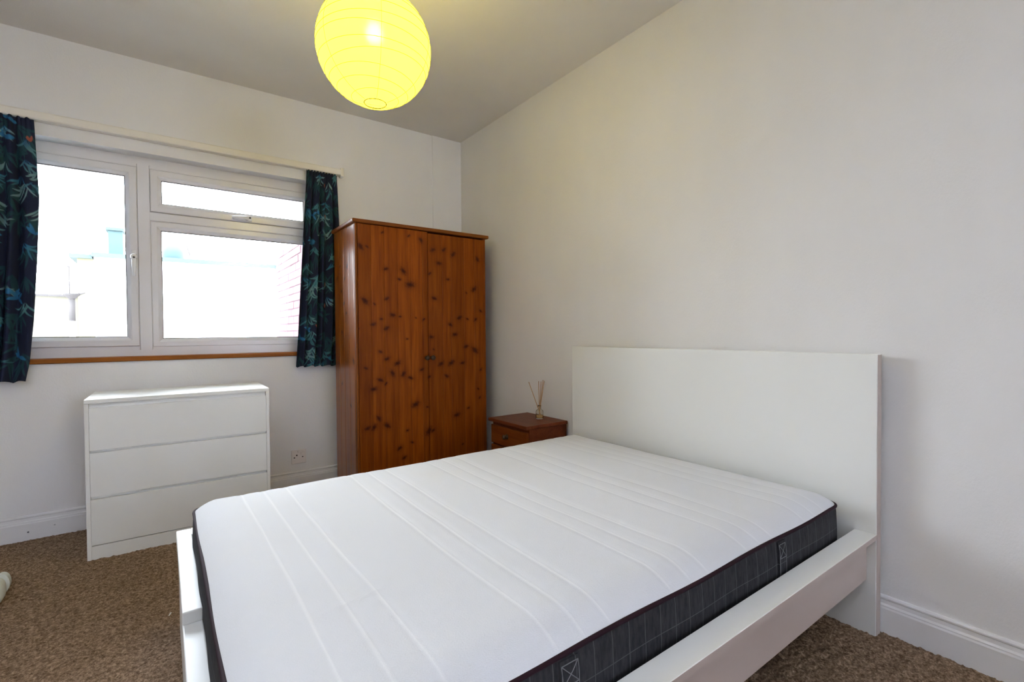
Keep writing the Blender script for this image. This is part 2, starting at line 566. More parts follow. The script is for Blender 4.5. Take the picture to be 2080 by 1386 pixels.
box(bm, WX0, WX1, D - 0.018, YF + 0.05, WZ0 - 0.018, WZ0 + 0.008, 0.004)
finish('sill', bm, M['sill_wood'], win)

# ------------------------------------------------------------------ curtains
bm = bmesh.new()
prism(bm, [(D - 0.001, 2.232), (D - 0.046, 2.232), (D - 0.050, 2.238), (D - 0.050, 2.268), (D - 0.046, 2.274), (D - 0.012, 2.278), (D - 0.001, 2.278)],
      lambda q, s: Vector((s, q[0], q[1])), -1.20, 1.062)
rail = finish('curtain_rail', bm, M['cream'])
tag(rail, 'long cream curtain rail fixed to the wall above the window', 'curtain rail')
boxes('end_cap', [(1.060, 1.082, D - 0.054, D - 0.001, 2.222, 2.284)], M['cream'], rail, 0.004)
boxes('end_cap', [(-1.222, -1.200, D - 0.054, D - 0.001, 2.222, 2.284)], M['cream'], rail, 0.004)

def leaf_print(w_m, h_m, res, seed):
    r = random.Random(seed)
    Wp, Hp = int(w_m / res) + 1, int(h_m / res) + 1
    img = np.zeros((Wp, Hp, 3), np.float32)
    img[:] = (0.0125, 0.019, 0.040)
    def stamp(x, y, rad, col, al):
        i0, i1 = int((x - rad) / res), int((x + rad) / res) + 2
        j0, j1 = int((y - rad) / res), int((y + rad) / res) + 2
        i0, j0 = max(i0, 0), max(j0, 0)
        i1, j1 = min(i1, Wp), min(j1, Hp)
        if i0 >= i1 or j0 >= j1:
            return
        gx_, gy_ = np.meshgrid(np.arange(i0, i1) * res - x, np.arange(j0, j1) * res - y, indexing='ij')
        a_ = np.clip((rad - np.hypot(gx_, gy_)) / (res * 0.9) + 0.5, 0, 1)[..., None] * al
        img[i0:i1, j0:j1] = img[i0:i1, j0:j1] * (1 - a_) + np.array(col, np.float32) * a_
    def blade(x, y, ang, length, wid, bend, c0, c1, al=0.9):
        n = max(8, int(length / 0.003))
        a_ = ang
        for k in range(n):
            s = k / (n - 1)
            rad = wid * math.sin(math.pi * min(0.02 + s * 0.98, 1)) ** 0.8 + 0.0008
            col = [p * (1 - s) + q * s for p, q in zip(c0, c1)]
            stamp(x, y, rad, col, al)
            x += math.cos(a_) * length / n
            y += math.sin(a_) * length / n
            a_ += bend / n
    teal = [(0.03, 0.13, 0.14), (0.06, 0.24, 0.22), (0.13, 0.36, 0.31), (0.24, 0.46, 0.40), (0.02, 0.12, 0.22), (0.025, 0.20, 0.33), (0.03, 0.10, 0.09)]
    for _ in range(int(95 * w_m * h_m / 0.9)):       # dim under-leaves
        x, y = r.uniform(0, w_m), r.uniform(0, h_m)
        a0 = r.uniform(-2.6, -0.5)
        for k in range(5):
            blade(x, y, a0 + (k - 2) * 0.35, r.uniform(0.07, 0.13), 0.006, r.uniform(-0.8, 0.8), (0.012, 0.055, 0.06), (0.02, 0.09, 0.085), 0.6)
    for _ in range(int(44 * w_m * h_m / 0.9)):       # hanging fronds
        x, y = r.uniform(0, w_m), r.uniform(0, h_m)
        side = r.choice((-1, 1))
        c0 = r.choice(teal[:6])
        c1 = r.choice(teal[1:4])
        nb = r.randint(4, 7)
        for k in range(nb):
            s = k / nb
            bx = x + side * 0.05 * s
            by = y - 0.02 * s + 0.02 * math.sin(s * 3)
            out = r.choice((-1, 1)) if k % 2 else side
            blade(bx, by, math.pi / 2 - out * r.uniform(0.1, 0.9) + math.pi, r.uniform(0.06, 0.12), r.uniform(0.003, 0.0055), -out * r.uniform(0.5, 1.4), c0, c1, 0.85)
    for _ in range(int(9 * w_m * h_m / 0.9)):        # blue birds of leaf shape and a few orange flowers
        x, y = r.uniform(0, w_m), r.uniform(0, h_m)
        for k in range(5):
            blade(x, y, r.uniform(-0.6, 0.6) + (0 if k % 2 else 2.6), r.uniform(0.04, 0.07), 0.008, r.uniform(-0.5, 0.5), (0.02, 0.14, 0.28), (0.04, 0.25, 0.40))
    for _ in range(int(6 * w_m * h_m / 0.9)):
        x, y = r.uniform(0, w_m), r.uniform(0, h_m)
        for k in range(4):
            blade(x, y, r.uniform(0.5, 2.6), 0.035, 0.006, 0.3, (0.40, 0.09, 0.04), (0.45, 0.16, 0.09))
    return img * np.array((0.72, 0.62, 0.72), np.float32) + np.array((0.004, 0.006, 0.012), np.float32)

def curtain(name, prof, folds, cloth_w, y_mid, amp, seed, label):
    """prof: [(z, x_left, x_right)] from the top down"""
    prof = sorted(prof, key=lambda q: -q[0])
    zs = np.array([q[0] for q in prof]); xl = np.array([q[1] for q in prof]); xr = np.array([q[2] for q in prof])
    res = 0.003
    hgt = zs[0] - zs[-1]
    nu, nv = int(cloth_w / res), int(hgt / res)
    u = np.linspace(0, 1, nu)[:, None]
    vv = np.linspace(0, 1, nv)[None, :]
    Z = zs[0] - hgt * vv + 0 * u
    XL_ = np.interp(-Z, -zs, xl); XR_ = np.interp(-Z, -zs, xr)
    r = np.random.default_rng(seed)
    ph = r.uniform(0, 6.28, 6)
    warp = u + 0.020 * np.sin(2 * np.pi * u * 2.3 + ph[0]) + 0.012 * np.sin(2 * np.pi * u * 5 + ph[1] + 2.0 * vv)
    wave = np.sin(2 * np.pi * folds * warp + 0.5 * np.sin(3 * vv + ph[2]))
    wave2 = np.sin(2 * np.pi * folds * 1.63 * warp + ph[3] + 1.2 * vv)
    head = np.exp(-((1 - vv) * 0 + vv) * hgt / 0.05)
    grow = 0.45 + 0.55 * np.clip(vv * 2.2, 0, 1)
    Y = y_mid + amp * (wave * 0.75 + wave2 * 0.3) * grow * (1 - head * 0.8)
    pleat = np.sin(2 * np.pi * folds * 4.1 * u + ph[4])
    Y = Y + 0.005 * pleat * np.clip(1 - vv * hgt / 0.10, 0, 1)
    X = XL_ + (XR_ - XL_) * (u + 0.010 * np.cos(2 * np.pi * folds * warp) * grow)
    Z = Z + 0.004 * np.sin(2 * np.pi * folds * 2.1 * u + ph[5]) * np.clip(1 - vv * hgt / 0.03, 0, 1) - 0.006 * wave * vv ** 6
    P = np.stack([X, Y, Z], -1)
    base = Vector(((xl[-1] + xr[-1]) / 2, y_mid, zs[0]))
    P -= np.array(base)
    me = grid_mesh(name, P)
    img = leaf_print(cloth_w, hgt, res, seed)
    iu = np.clip((u * cloth_w / res + 0 * vv).astype(int), 0, img.shape[0] - 1)
    iv = np.clip(((1 - vv) * hgt / res + 0 * u).astype(int), 0, img.shape[1] - 1)
    colour_attr(me, 'print', img[iu, iv].reshape(-1, 3))
    o = link(name, me, M['curtain'], None, True, base)
    so = o.modifiers.new('thickness', 'SOLIDIFY')
    so.thickness = 0.0012
    tag(o, label, 'curtain')
    return o
curtain('curtain', [(2.224, 0.826, 1.030), (1.86, 0.800, 1.040), (1.49, 0.776, 1.040), (1.08, 0.752, 1.036), (0.862, 0.736, 1.022)],
        5, 0.62, D - 0.052, 0.026, 5, 'dark navy leaf-print curtain hanging between the window and the wardrobe')
curtain('curtain', [(2.225, -1.00, -0.527), (2.05, -1.00, -0.521), (1.82, -1.00, -0.515), (1.51, -1.00, -0.528), (1.17, -1.0, -0.547), (0.95, -1.0, -0.566), (0.850, -1.0, -0.583)],
        7, 0.95, D - 0.052, 0.030, 12, 'dark navy leaf-print curtain on the left side of the window, cut by the photo edge')

# ------------------------------------------------------------------ wardrobe
X0, X1, YW0, YW1, ZW = 0.982, 1.952, 3.0, 3.445, 1.807
ward = thing('wardrobe', ((X0 + X1) / 2, (YW0 + YW1) / 2, 0), 'tall orange-brown knotty pine wardrobe with two doors in the corner', 'wardrobe')
wx, wy = ward.location.x, ward.location.y
def wbox(name, lst, m_, par=ward, bev=0.0):
    return boxes(name, [(a - wx, b_ - wx, c_ - wy, d_ - wy, e, f) for a, b_, c_, d_, e, f in lst], m_, par, bev)
KN = [(1.016, 1.635, 11), (1.057, 1.639, 5), (1.159, 1.739, 5), (1.181, 1.506, 7), (1.301, 1.5, 11), (1.273, 1.444, 6), (1.348, 1.412, 14), (1.04, 1.295, 12), (1.184, 1.313, 7), (1.102, 1.275, 4), (1.222, 1.207, 9), (1.275, 1.198, 4), (1.146, 1.18, 5), (1.093, 1.146, 8), (1.18, 1.12, 9), (0.995, 1.116, 4), (1.138, 0.968, 6), (1.181, 0.921, 8), (1.252, 0.889, 10), (1.041, 0.867, 6), (1.218, 0.825, 10), (1.293, 0.816, 9), (1.344, 0.788, 8), (1.135, 0.786, 9), (1.172, 0.76, 5), (1.089, 0.73, 10), (1.322, 1.049, 4), (1.342, 1.738, 5), (1.43, 1.719, 9), (1.378, 0.605, 13), (1.466, 0.58, 4), (1.122, 0.538, 9), (1.048, 0.483, 9), (1.089, 0.484, 10), (1.177, 0.486, 11), (1.318, 0.437, 5), (1.351, 0.352, 5), (1.26, 0.324, 8), (1.293, 0.257, 7), (1.387, 1.191, 3), (1.445, 1.18, 5), (1.428, 0.839, 7), (1.519, 1.661, 9), (1.604, 1.67, 8), (1.564, 1.572, 9), (1.492, 1.496, 6), (1.678, 1.644, 10), (1.88, 1.626, 9), (1.849, 1.405, 11), (1.526, 1.327, 9), (1.635, 1.465, 6), (1.904, 1.248, 6), (1.724, 1.195, 10), (1.79, 1.187, 5), (1.86, 1.184, 7), (1.651, 1.146, 8), (1.686, 1.076, 10), (1.5, 1.06, 8), (1.777, 0.988, 9), (1.853, 0.959, 14), (1.518, 0.974, 4), (1.573, 0.871, 10), (1.656, 0.875, 12), (1.747, 0.871, 8), (1.901, 0.814, 6), (1.617, 0.783, 8), (1.482, 0.786, 6), (1.878, 0.674, 5), (1.89, 0.608, 5), (1.793, 0.541, 5), (1.696, 0.5, 11), (1.475, 0.412, 14), (1.506, 0.412, 8), (1.743, 0.284, 4), (1.784, 1.375, 4)]
KS = [(3.313, 1.543, 5), (3.166, 1.526, 8), (3.383, 1.468, 7), (3.215, 1.452, 6), (3.289, 1.374, 7), (3.238, 1.29, 7), (3.239, 1.282, 5), (3.187, 1.223, 6), (3.287, 1.098, 5), (3.055, 0.912, 9), (3.12, 0.62, 6), (3.30, 0.75, 6)]
kr = np.random.default_rng(3)
KANG = kr.uniform(-1.1, 1.1, len(KN) + len(KS))
def knot_field(A, B, lst, off):
    core = np.zeros(A.shape); halo = np.zeros(A.shape)
    wob = np.sin(A * 310 + 1.7 * np.sin(B * 170)) * 0.12 + np.sin(B * 260 + A * 90) * 0.12
    for i, (a, b_, s) in enumerate(lst):
        r_ = s * 0.0019
        an = KANG[i + off]
        dx, dz = A - a, B - b_
        p_ = dx * math.cos(an) + dz * math.sin(an)
        q_ = -dx * math.sin(an) + dz * math.cos(an)
        d_ = np.hypot(p_ / (r_ * 1.15), q_ / (r_ * 0.62)) * (1 + wob)
        core = np.maximum(core, np.clip(1.4 - d_, 0, 1) * 0.97)
        halo = np.maximum(halo, np.exp(-(np.hypot(p_ / (r_ * 1.8), q_ / (r_ * 1.3))) ** 2) * 0.5)
    return core, halo
def plank(name, a0, a1, z0, z1, to3d, thick, knots, off, m_, par):
    """board with a finely divided face (for its knots) and plain edges; the face is chamfered along the joints"""
    na, nz = max(6, int((a1 - a0) / 0.003)), int((z1 - z0) / 0.003)
    A, B = np.meshgrid(np.linspace(a0, a1, na), np.linspace(z0, z1, nz), indexing='ij')
    dep = np.zeros(A.shape)
    dep[0, :] = dep[-1, :] = 0.0012
    P = np.array([to3d(A, B, dep)]).reshape(3, na, nz).transpose(1, 2, 0)
    # skirt round the face so the board has thickness
    E0 = np.array(to3d(A, B, np.full(A.shape, thick))).reshape(3, na, nz).transpose(1, 2, 0)
    full = np.zeros((na + 2, nz + 2, 3))
    full[1:-1, 1:-1] = P
    full[0, 1:-1] = E0[0]; full[-1, 1:-1] = E0[-1]; full[1:-1, 0] = E0[:, 0]; full[1:-1, -1] = E0[:, -1]
    full[0, 0] = E0[0, 0]; full[-1, 0] = E0[-1, 0]; full[0, -1] = E0[0, -1]; full[-1, -1] = E0[-1, -1]
    me = grid_mesh(name, full)
    core, halo = knot_field(A, B, knots, off)
    rgb = np.zeros((na + 2, nz + 2, 3), np.float32)
    rgb[1:-1, 1:-1, 0] = core
    rgb[1:-1, 1:-1, 1] = halo
    colour_attr(me, 'knot', rgb.reshape(-1, 3))
    return link(name, me, m_, par)
# carcass
wbox('side_panel', [(X1 - 0.018, X1, YW0 + 0.004, YW1, 0, ZW - 0.024)], M['pine_side'])
wbox('front_stile', [(X0, X0 + 0.014, YW0, YW0 + 0.03, 0, ZW - 0.024)], M['pine_side'], bev=0.004)
wbox('back_panel', [(X0 + 0.016, X1 - 0.018, YW1 - 0.008, YW1, 0.02, ZW - 0.024)], M['pine_side'])
wbox('plinth', [(X0 + 0.016, X1 - 0.018, YW0 + 0.012, YW0 + 0.028, 0, 0.055)], M['pine_side'])
sp_ = wbox('side_panel', [(X0 + 0.004, X0 + 0.018, YW0 + 0.03, YW1, 0, ZW - 0.024)], M['pine_side'])
ys = [YW0 + 0.030, YW0 + 0.13, YW0 + 0.235, YW0 + 0.33, YW1]
for i in range(4):
    plank('plank', ys[i], ys[i + 1], 0.0, ZW - 0.024, lambda A, B, d_: (X0 - wx + d_ + 0 * A, A - wy, B), 0.0045, KS, len(KN), M['pine_gloss'], sp_)
bm = bmesh.new()
box(bm, X0 - 0.018 - wx, X1 + 0.022 - wx, YW0 - 0.016 - wy, YW1 - wy, ZW - 0.024, ZW, 0.006, 3)
finish('top_board', bm, M['pine_top'], ward)
# doors: planks glued edge to edge on a backing
XS = 1.480
def door(x0, x1, zt, edges, hx):
    d_ = wbox('door', [(x0, x1, YW0 + 0.004, YW0 + 0.018, 0.058, zt)], M['pine_side'])
    for i in range(len(edges) - 1):
        plank('plank', edges[i], edges[i + 1], 0.058, zt, lambda A, B, e: (A - wx, YW0 - 0.003 - wy + e, B), 0.007, KN, 0, M['pine'], d_)
    bm = bmesh.new()
    lathe_closed(bm, [(0.010, 0), (0.007, -0.006), (0.007, -0.014), (0.0155, -0.020), (0.017, -0.026), (0.012, -0.031), (0.005, -0.033)], (hx - wx, YW0 - 0.003 - wy, 0.918), 18, 'y')
    finish('knob', bm, M['bronze'], d_, True)
    return d_
door(X0 + 0.016, XS - 0.0015, ZW - 0.027, [X0 + 0.016, 1.083, 1.170, 1.262, 1.352, 1.437, XS - 0.0015], 1.459)
door(XS + 0.0015, X1 - 0.005, ZW - 0.036, [XS + 0.0015, 1.590, 1.660, 1.765, 1.853, X1 - 0.005], 1.502)

# ------------------------------------------------------------------ bed frame
HX0, HX1 = 2.0153, 2.0545
BY0, BY1 = 0.5957, 2.143
FX0 = 0.030
bed = thing('bed_frame', ((FX0 + HX1) / 2, (BY0 + BY1) / 2, 0), 'white double bed frame with a tall plain headboard and ledge rails', 'bed')
bx_, by_ = bed.location.x, bed.location.y
def bbox(name, lst, m_, par=bed, bev=0.0):
    return boxes(name, [(a - bx_, b_ - bx_, c_ - by_, d_ - by_, e, f) for a, b_, c_, d_, e, f in lst], m_, par, bev)
hb = bbox('headboard', [(HX0, HX1, BY0 + 0.0015, BY1 - 0.0015, 0.0, 1.0)], M['white_foil'], bev=0.002)
for ya, yb in ((BY0, BY0 + 0.0016), (BY1 - 0.0016, BY1)):
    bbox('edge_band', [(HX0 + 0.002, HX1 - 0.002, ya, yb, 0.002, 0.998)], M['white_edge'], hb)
RT = 0.366
for s in (0, 1):
    ya, yb = (BY0, BY0 + 0.067) if s == 0 else (BY1 - 0.067, BY1)
    led = bbox('rail_ledge', [(FX0 + 0.045, HX0 - 0.002, ya, yb, RT - 0.019, RT)], M['white_foil'], bev=0.0015)
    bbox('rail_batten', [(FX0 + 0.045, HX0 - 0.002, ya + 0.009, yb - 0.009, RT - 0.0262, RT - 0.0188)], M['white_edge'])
    ye = (BY0 - 0.0004, BY0 + 0.0006) if s == 0 else (BY1 - 0.0006, BY1 + 0.0004)
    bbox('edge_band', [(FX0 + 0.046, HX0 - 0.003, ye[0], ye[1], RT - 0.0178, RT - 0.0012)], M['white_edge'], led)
    yp = (BY0 + 0.030, BY0 + 0.056) if s == 0 else (BY1 - 0.056, BY1 - 0.030)
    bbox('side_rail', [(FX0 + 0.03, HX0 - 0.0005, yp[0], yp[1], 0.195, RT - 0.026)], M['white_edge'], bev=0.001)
# foot end: panel and its ledge, which sits higher on the far half than on the near half
YJ = 1.497
bbox('footboard', [(FX0 + 0.006, FX0 + 0.034, BY0, BY1, 0.0, 0.304)], M['white_foil'], bev=0.001)
bm = bmesh.new()
box(bm, FX0 - bx_, FX0 + 0.046 - bx_, YJ - by_, BY1 - by_, 0.332, RT, 0.004, 3)
finish('foot_ledge', bm, M['white_foil'], bed)
bm = bmesh.new()
box(bm, FX0 - bx_, FX0 + 0.046 - bx_, BY0 - by_, YJ + 0.02 - by_, 0.302, 0.332, 0.004, 3)
finish('foot_ledge', bm, M['white_foil'], bed)
bbox('foot_ledge_packer', [(FX0 + 0.003, FX0 + 0.043, YJ + 0.021, BY1 - 0.002, 0.303, 0.3325)], M['white_foil'])
# slatted base that carries the mattress
for i in range(14):
    xs_ = 0.12 + i * 0.136
    bbox('slat', [(xs_, xs_ + 0.07, BY0 + 0.056, BY1 - 0.056, 0.222, 0.25)], M['dark_under'])
bbox('middle_beam', [(FX0 + 0.034, HX0 - 0.0005, 1.33, 1.41, 0.15, 0.222)], M['dark_under'])
bbox('leg', [(0.60, 0.65, 1.345, 1.395, 0, 0.15)], M['dark_under'])
bbox('leg', [(1.40, 1.45, 1.345, 1.395, 0, 0.15)], M['dark_under'])

# ------------------------------------------------------------------ mattress
MX0, MX1, MY0, MY1, MZ0, MZ1 = 0.080, 1.965, 0.685, 2.068, 0.25, 0.464
mcx, mcy = (MX0 + MX1) / 2, (MY0 + MY1) / 2
mt = thing('mattress', (mcx, mcy, MZ0), 'white quilted mattress with dark grey checked sides on the bed frame', 'mattress')
SEAMS = [0.229, 0.302, 0.377, 0.611, 0.687, 0.765, 0.969, 1.043, 1.116, 1.320, 1.396, 1.468, 1.672, 1.745, 1.818]
RC = 0.07
hx_, hy_ = (MX1 - MX0) / 2, (MY1 - MY0) / 2
gx_ = np.linspace(-hx_, hx_, 520)
gy_ = np.linspace(-hy_, hy_, 190)
X, Y = np.meshgrid(gx_, gy_, indexing='ij')
def round_rect(X, Y, hx, hy, R):
    a_ = np.abs(X) - (hx - R); b2 = np.abs(Y) - (hy - R)
    corner = (a_ > 0) & (b2 > 0)
    d_ = np.maximum(a_, b2); l_ = np.hypot(a_, b2) + 1e-9
    xa = np.where(corner, (hx - R) + a_ / l_ * d_, np.abs(X))
    ya = np.where(corner, (hy - R) + b2 / l_ * d_, np.abs(Y))
    e = np.where(corner, R - d_, np.minimum(hx - np.abs(X), hy - np.abs(Y)))
    return np.sign(X) * xa, np.sign(Y) * ya, e
XR, YRr, E = round_rect(X, Y, hx_, hy_, RC)
zt = 0.040 * (1 - (1 - np.clip(E / 0.12, 0, 1)) ** 2.4)
wx_w = XR + mcx
fade = np.clip(E / 0.02, 0, 1)
seam = np.zeros(X.shape)
for s in SEAMS:
    d_ = np.abs(wx_w - s - 0.006 * np.sin(3 * YRr + s * 9))
    zt += (-0.0022 * np.exp(-(d_ / 0.013) ** 2) + 0.0014 * np.exp(-(d_ / 0.003) ** 2)) * fade
    zt += 0.0 * d_
    seam = np.maximum(seam, np.exp(-(d_ / 0.0028) ** 2))
# wear: shallow body dips and one soft crease near the foot end
zt += -0.006 * np.exp(-((wx_w - 1.05) / 0.45) ** 2 - ((YRr - 0.05) / 0.4) ** 2)
cr = np.abs((YRr + mcy) - (1.035 + 0.18 * (wx_w - 0.3)))
on_cr = np.clip((wx_w - 0.22) / 0.05, 0, 1) * np.clip((0.44 - wx_w) / 0.05, 0, 1)
zt += 0.0022 * np.exp(-(cr / 0.006) ** 2) * on_cr
sm = rng.random((27, 11))
zt += 0.0016 * np.sin(XR * 11 + 3 * np.sin(YRr * 5)) * np.clip(E / 0.1, 0, 1)
P = np.stack([XR, YRr, zt + (MZ1 - MZ0)], -1)
me = grid_mesh('top_cover', P)
att = me.attributes.new('seam', 'FLOAT', 'POINT')
att.data.foreach_set('value', (seam * fade * 0.8).reshape(-1).astype(np.float32))
link('top_cover', me, M['tick'], mt, True)
def rr_path(hx, hy, R, n=8, step=0.05):
    pts = []
    for cx_, cy_, a0 in ((hx - R, hy - R, 0), (-(hx - R), hy - R, 90), (-(hx - R), -(hy - R), 180), (hx - R, -(hy - R), 270)):
        for k in range(n + 1):
            a_ = math.radians(a0 + 90 * k / n)
            pts.append((cx_ + R * math.cos(a_), cy_ + R * math.sin(a_)))
    out = []
    for i in range(len(pts)):
        p0, p1 = Vector(pts[i]), Vector(pts[(i + 1) % len(pts)])
        n_ = max(1, int((p1 - p0).length / step))
        for k in range(n_):
            out.append(tuple(p0.lerp(p1, k / n_)))
    return out
path = rr_path(hx_, hy_, RC)
bm = bmesh.new()
levels = [(0.0, -0.006), (0.02, 0.002), (0.07, 0.006), (0.13, 0.006), (0.19, 0.003), (MZ1 - MZ0 - 0.001, 0.0)]
rings = []
for z_, o_ in levels:
    pp = rr_path(hx_ , hy_, RC)
    rg = []
    for i, (px, py) in enumerate(pp):
        nx_ = Vector((px / hx_ if abs(px) > hx_ - RC * 1.01 else 0, py / hy_ if abs(py) > hy_ - RC * 1.01 else 0))
        if nx_.length > 0:
            nx_.normalize()
        bl = o_ + 0.0018 * math.sin(i * 0.9) * (1 if 0.02 < z_ < 0.2 else 0)
        rg.append(bm.verts.new((px + nx_.x * bl, py + nx_.y * bl, z_)))
    rings.append(rg)
for A, B in zip(rings, rings[1:]):
    for k in range(len(A)):
        bm.faces.new((A[k], A[(k + 1) % len(A)], B[(k + 1) % len(A)], B[k]))
bm.faces.new(rings[0][::-1])
finish('side_panel', bm, M['tick_side'], mt, True)
bm = bmesh.new()
tube(bm, [(px, py, MZ1 - MZ0 + 0.002 * math.sin(i * 0.55) - 0.002) for i, (px, py) in enumerate(path)], 0.0052, 8, True)
finish('piping', bm, M['piping'], mt, True)
for xs_, w_ in ((0.603, 0.049), (1.471, 0.044)):
    bm = bmesh.new()
    prism(bm, [(-0.0075, 0.045), (-0.0110, 0.05), (-0.0125, 0.11), (-0.0105, 0.18), (-0.0055, 0.203), (-0.001, 0.203), (-0.002, 0.045)],
          lambda q, s: Vector((s - mcx, MY0 - mcy + q[0], q[1])), xs_, xs_ + w_)
    strap = finish('carry_strap', bm, M['tick_side'], mt)
    bm = bmesh.new()
    yq = lambda z_: MY0 - mcy - np.interp(z_, [0.05, 0.11, 0.18, 0.203], [0.0115, 0.0130, 0.0110, 0.006])
    xa, xb = xs_ - mcx + 0.003, xs_ + w_ - mcx - 0.003
    def line(p0, p1):
        tube(bm, [(p0[0] + (p1[0] - p0[0]) * k / 6, yq(p0[1] + (p1[1] - p0[1]) * k / 6), p0[1] + (p1[1] - p0[1]) * k / 6) for k in range(7)], 0.0009, 5)
    for q in (((xa, 0.195), (xb, 0.195)), ((xa, 0.155), (xb, 0.155)), ((xa, 0.155), (xb, 0.195)), ((xa, 0.195), (xb, 0.155)),
              ((xa, 0.055), (xa, 0.195)), ((xb, 0.055), (xb, 0.195))):
        line(*q)
    finish('cross_stitching', bm, M['stitch'], strap)

# ------------------------------------------------------------------ chest of drawers
CX0, CX1, CY0, CY1, CZ = -0.305, 0.493, 3.043, 3.47, 0.779
chest = thing('chest_of_drawers', ((CX0 + CX1) / 2, (CY0 + CY1) / 2, 0), 'white three-drawer chest without handles under the window', 'chest of drawers')
chest.rotation_euler = (0, 0, math.radians(-0.5))
cx_, cy_ = chest.location.x, chest.location.y
def cbox(name, lst, m_, par=chest, bev=0.0):
    return boxes(name, [(a - cx_, b_ - cx_, c_ - cy_, d_ - cy_, e, f) for a, b_, c_, d_, e, f in lst], m_, par, bev)
cbox('top_board', [(CX0, CX1, CY0, CY1, CZ - 0.019, CZ)], M['white_foil'], bev=0.0012)
cbox('side_panel', [(CX0 + 0.0002, CX0 + 0.0165, CY0 + 0.0005, CY1, 0, CZ - 0.0195)], M['white_foil'], bev=0.001)
cbox('side_panel', [(CX1 - 0.0165, CX1 - 0.0005, CY0 + 0.0005, CY1, 0, CZ - 0.0195)], M['white_foil'], bev=0.001)
cbox('back_panel', [(CX0 + 0.017, CX1 - 0.017, CY1 - 0.006, CY1 - 0.001, 0.02, CZ - 0.02)], M['white_foil'])
cbox('plinth', [(CX0 + 0.017, CX1 - 0.017, CY0 + 0.003, CY0 + 0.019, 0, 0.0685)], M['white_foil'])
for z0_, z1_ in ((0.0725, 0.294), (0.309, 0.520), (0.532, 0.738)):
    dr = cbox('drawer', [(CX0 + 0.0172, CX1 - 0.0172, CY0 + 0.0012, CY0 + 0.019, z0_, z1_)], M['white_foil'], bev=0.0008)
    cbox('drawer_box', [(CX0 + 0.03, CX1 - 0.03, CY0 + 0.02, CY1 - 0.03, z0_ + 0.02, z1_ - 0.03)], M['white_foil'], dr)
    cbox('finger_rail', [(CX0 + 0.0175, CX1 - 0.0175, CY0 + 0.0192, CY0 + 0.034, z1_ - 0.012, z1_ + (0.0215 if z1_ > 0.7 else 0.0135))], M['white_foil'], dr)

# ------------------------------------------------------------------ bedside cabinet
NX0, NX1, NY0, NY1, NZ = 1.731, 2.062, 2.231, 2.645, 0.527
ns = thing('bedside_cabinet', ((NX0 + NX1) / 2, (NY0 + NY1) / 2, 0), 'dark red-brown wooden bedside cabinet with drawers beyond the bed', 'bedside cabinet')
nx_c, ny_c = ns.location.x, ns.location.y
def nbox(name, lst, m_, par=ns, bev=0.0):
    return boxes(name, [(a - nx_c, b_ - nx_c, c_ - ny_c, d_ - ny_c, e, f) for a, b_, c_, d_, e, f in lst], m_, par, bev)
bm = bmesh.new()
box(bm, NX0 - nx_c, NX1 - nx_c, NY0 - ny_c, NY1 - ny_c, NZ - 0.022, NZ, 0.005, 3)
finish('top_board', bm, M['mahog'], ns)
nbox('body', [(NX0 + 0.030, NX1 - 0.002, NY0 + 0.010, NY1 - 0.014, 0.04, NZ - 0.0225)], M['mahog'], bev=0.002)
nbox('plinth', [(NX0 + 0.035, NX1 - 0.004, NY0 + 0.014, NY1 - 0.018, 0, 0.04)], M['mahog'])
for z0_, z1_ in ((0.367, 0.485), (0.215, 0.355), (0.055, 0.203)):
    dr = nbox('drawer', [(NX0 + 0.012, NX0 + 0.0295, NY0 + 0.014, NY1 - 0.018, z0_, z1_)], M['mahog_front'], bev=0.003)
    bm = bmesh.new()
    zc = (z0_ + z1_) / 2 + 0.004
    lathe_closed(bm, [(0.017, 0), (0.016, -0.003), (0.007, -0.006), (0.007, -0.013), (0.014, -0.019), (0.0155, -0.025), (0.010, -0.030), (0.004, -0.031)], (NX0 + 0.012 - nx_c, 2.450 - ny_c, zc), 18, 'x')
    finish('knob', bm, M['bronze'], dr, True)

# reed diffuser standing on the cabinet
DXc, DYc = 1.965, 2.394
rd = thing('reed_diffuser', (DXc, DYc, NZ), 'small glass reed diffuser with thin rattan sticks on the bedside cabinet', 'diffuser')
bm = bmesh.new()
lathe_closed(bm, [(0.022, 0.0005), (0.0245, 0.003), (0.0245, 0.048), (0.021, 0.056), (0.011, 0.062), (0.010, 0.080), (0.0125, 0.082), (0.0125, 0.088), (0.0085, 0.088), (0.0085, 0.062), (0.019, 0.054), (0.0225, 0.047), (0.0225, 0.008), (0.020, 0.006)], (0, 0, 0), 24)
finish('bottle', bm, M['bottle_glass'], rd, True)
bm = bmesh.new()
lathe_closed(bm, [(0.0200, 0.0075), (0.0215, 0.009), (0.0215, 0.024), (0.020, 0.025)], (0, 0, 0), 20)
finish('oil', bm, M['oil'], rd, True)
Rv = Vector((0.807, -0.59, 0)); Fv = Vector((0.59, 0.807, 0))
for dxp, dyp, hgt in ((-0.068, 0.012, 0.238), (-0.006, -0.02, 0.245), (0.012, 0.014, 0.240), (0.024, -0.008, 0.252), (0.032, 0.020, 0.236), (0.030, -0.022, 0.246)):
    top = Rv * dxp + Fv * dyp
    bot = -top * 0.16
    bm = bmesh.new()
    tube(bm, [(bot.x, bot.y, 0.012), (top.x, top.y, hgt)], 0.0024, 6)
    finish('reed', bm, M['reed'], rd)

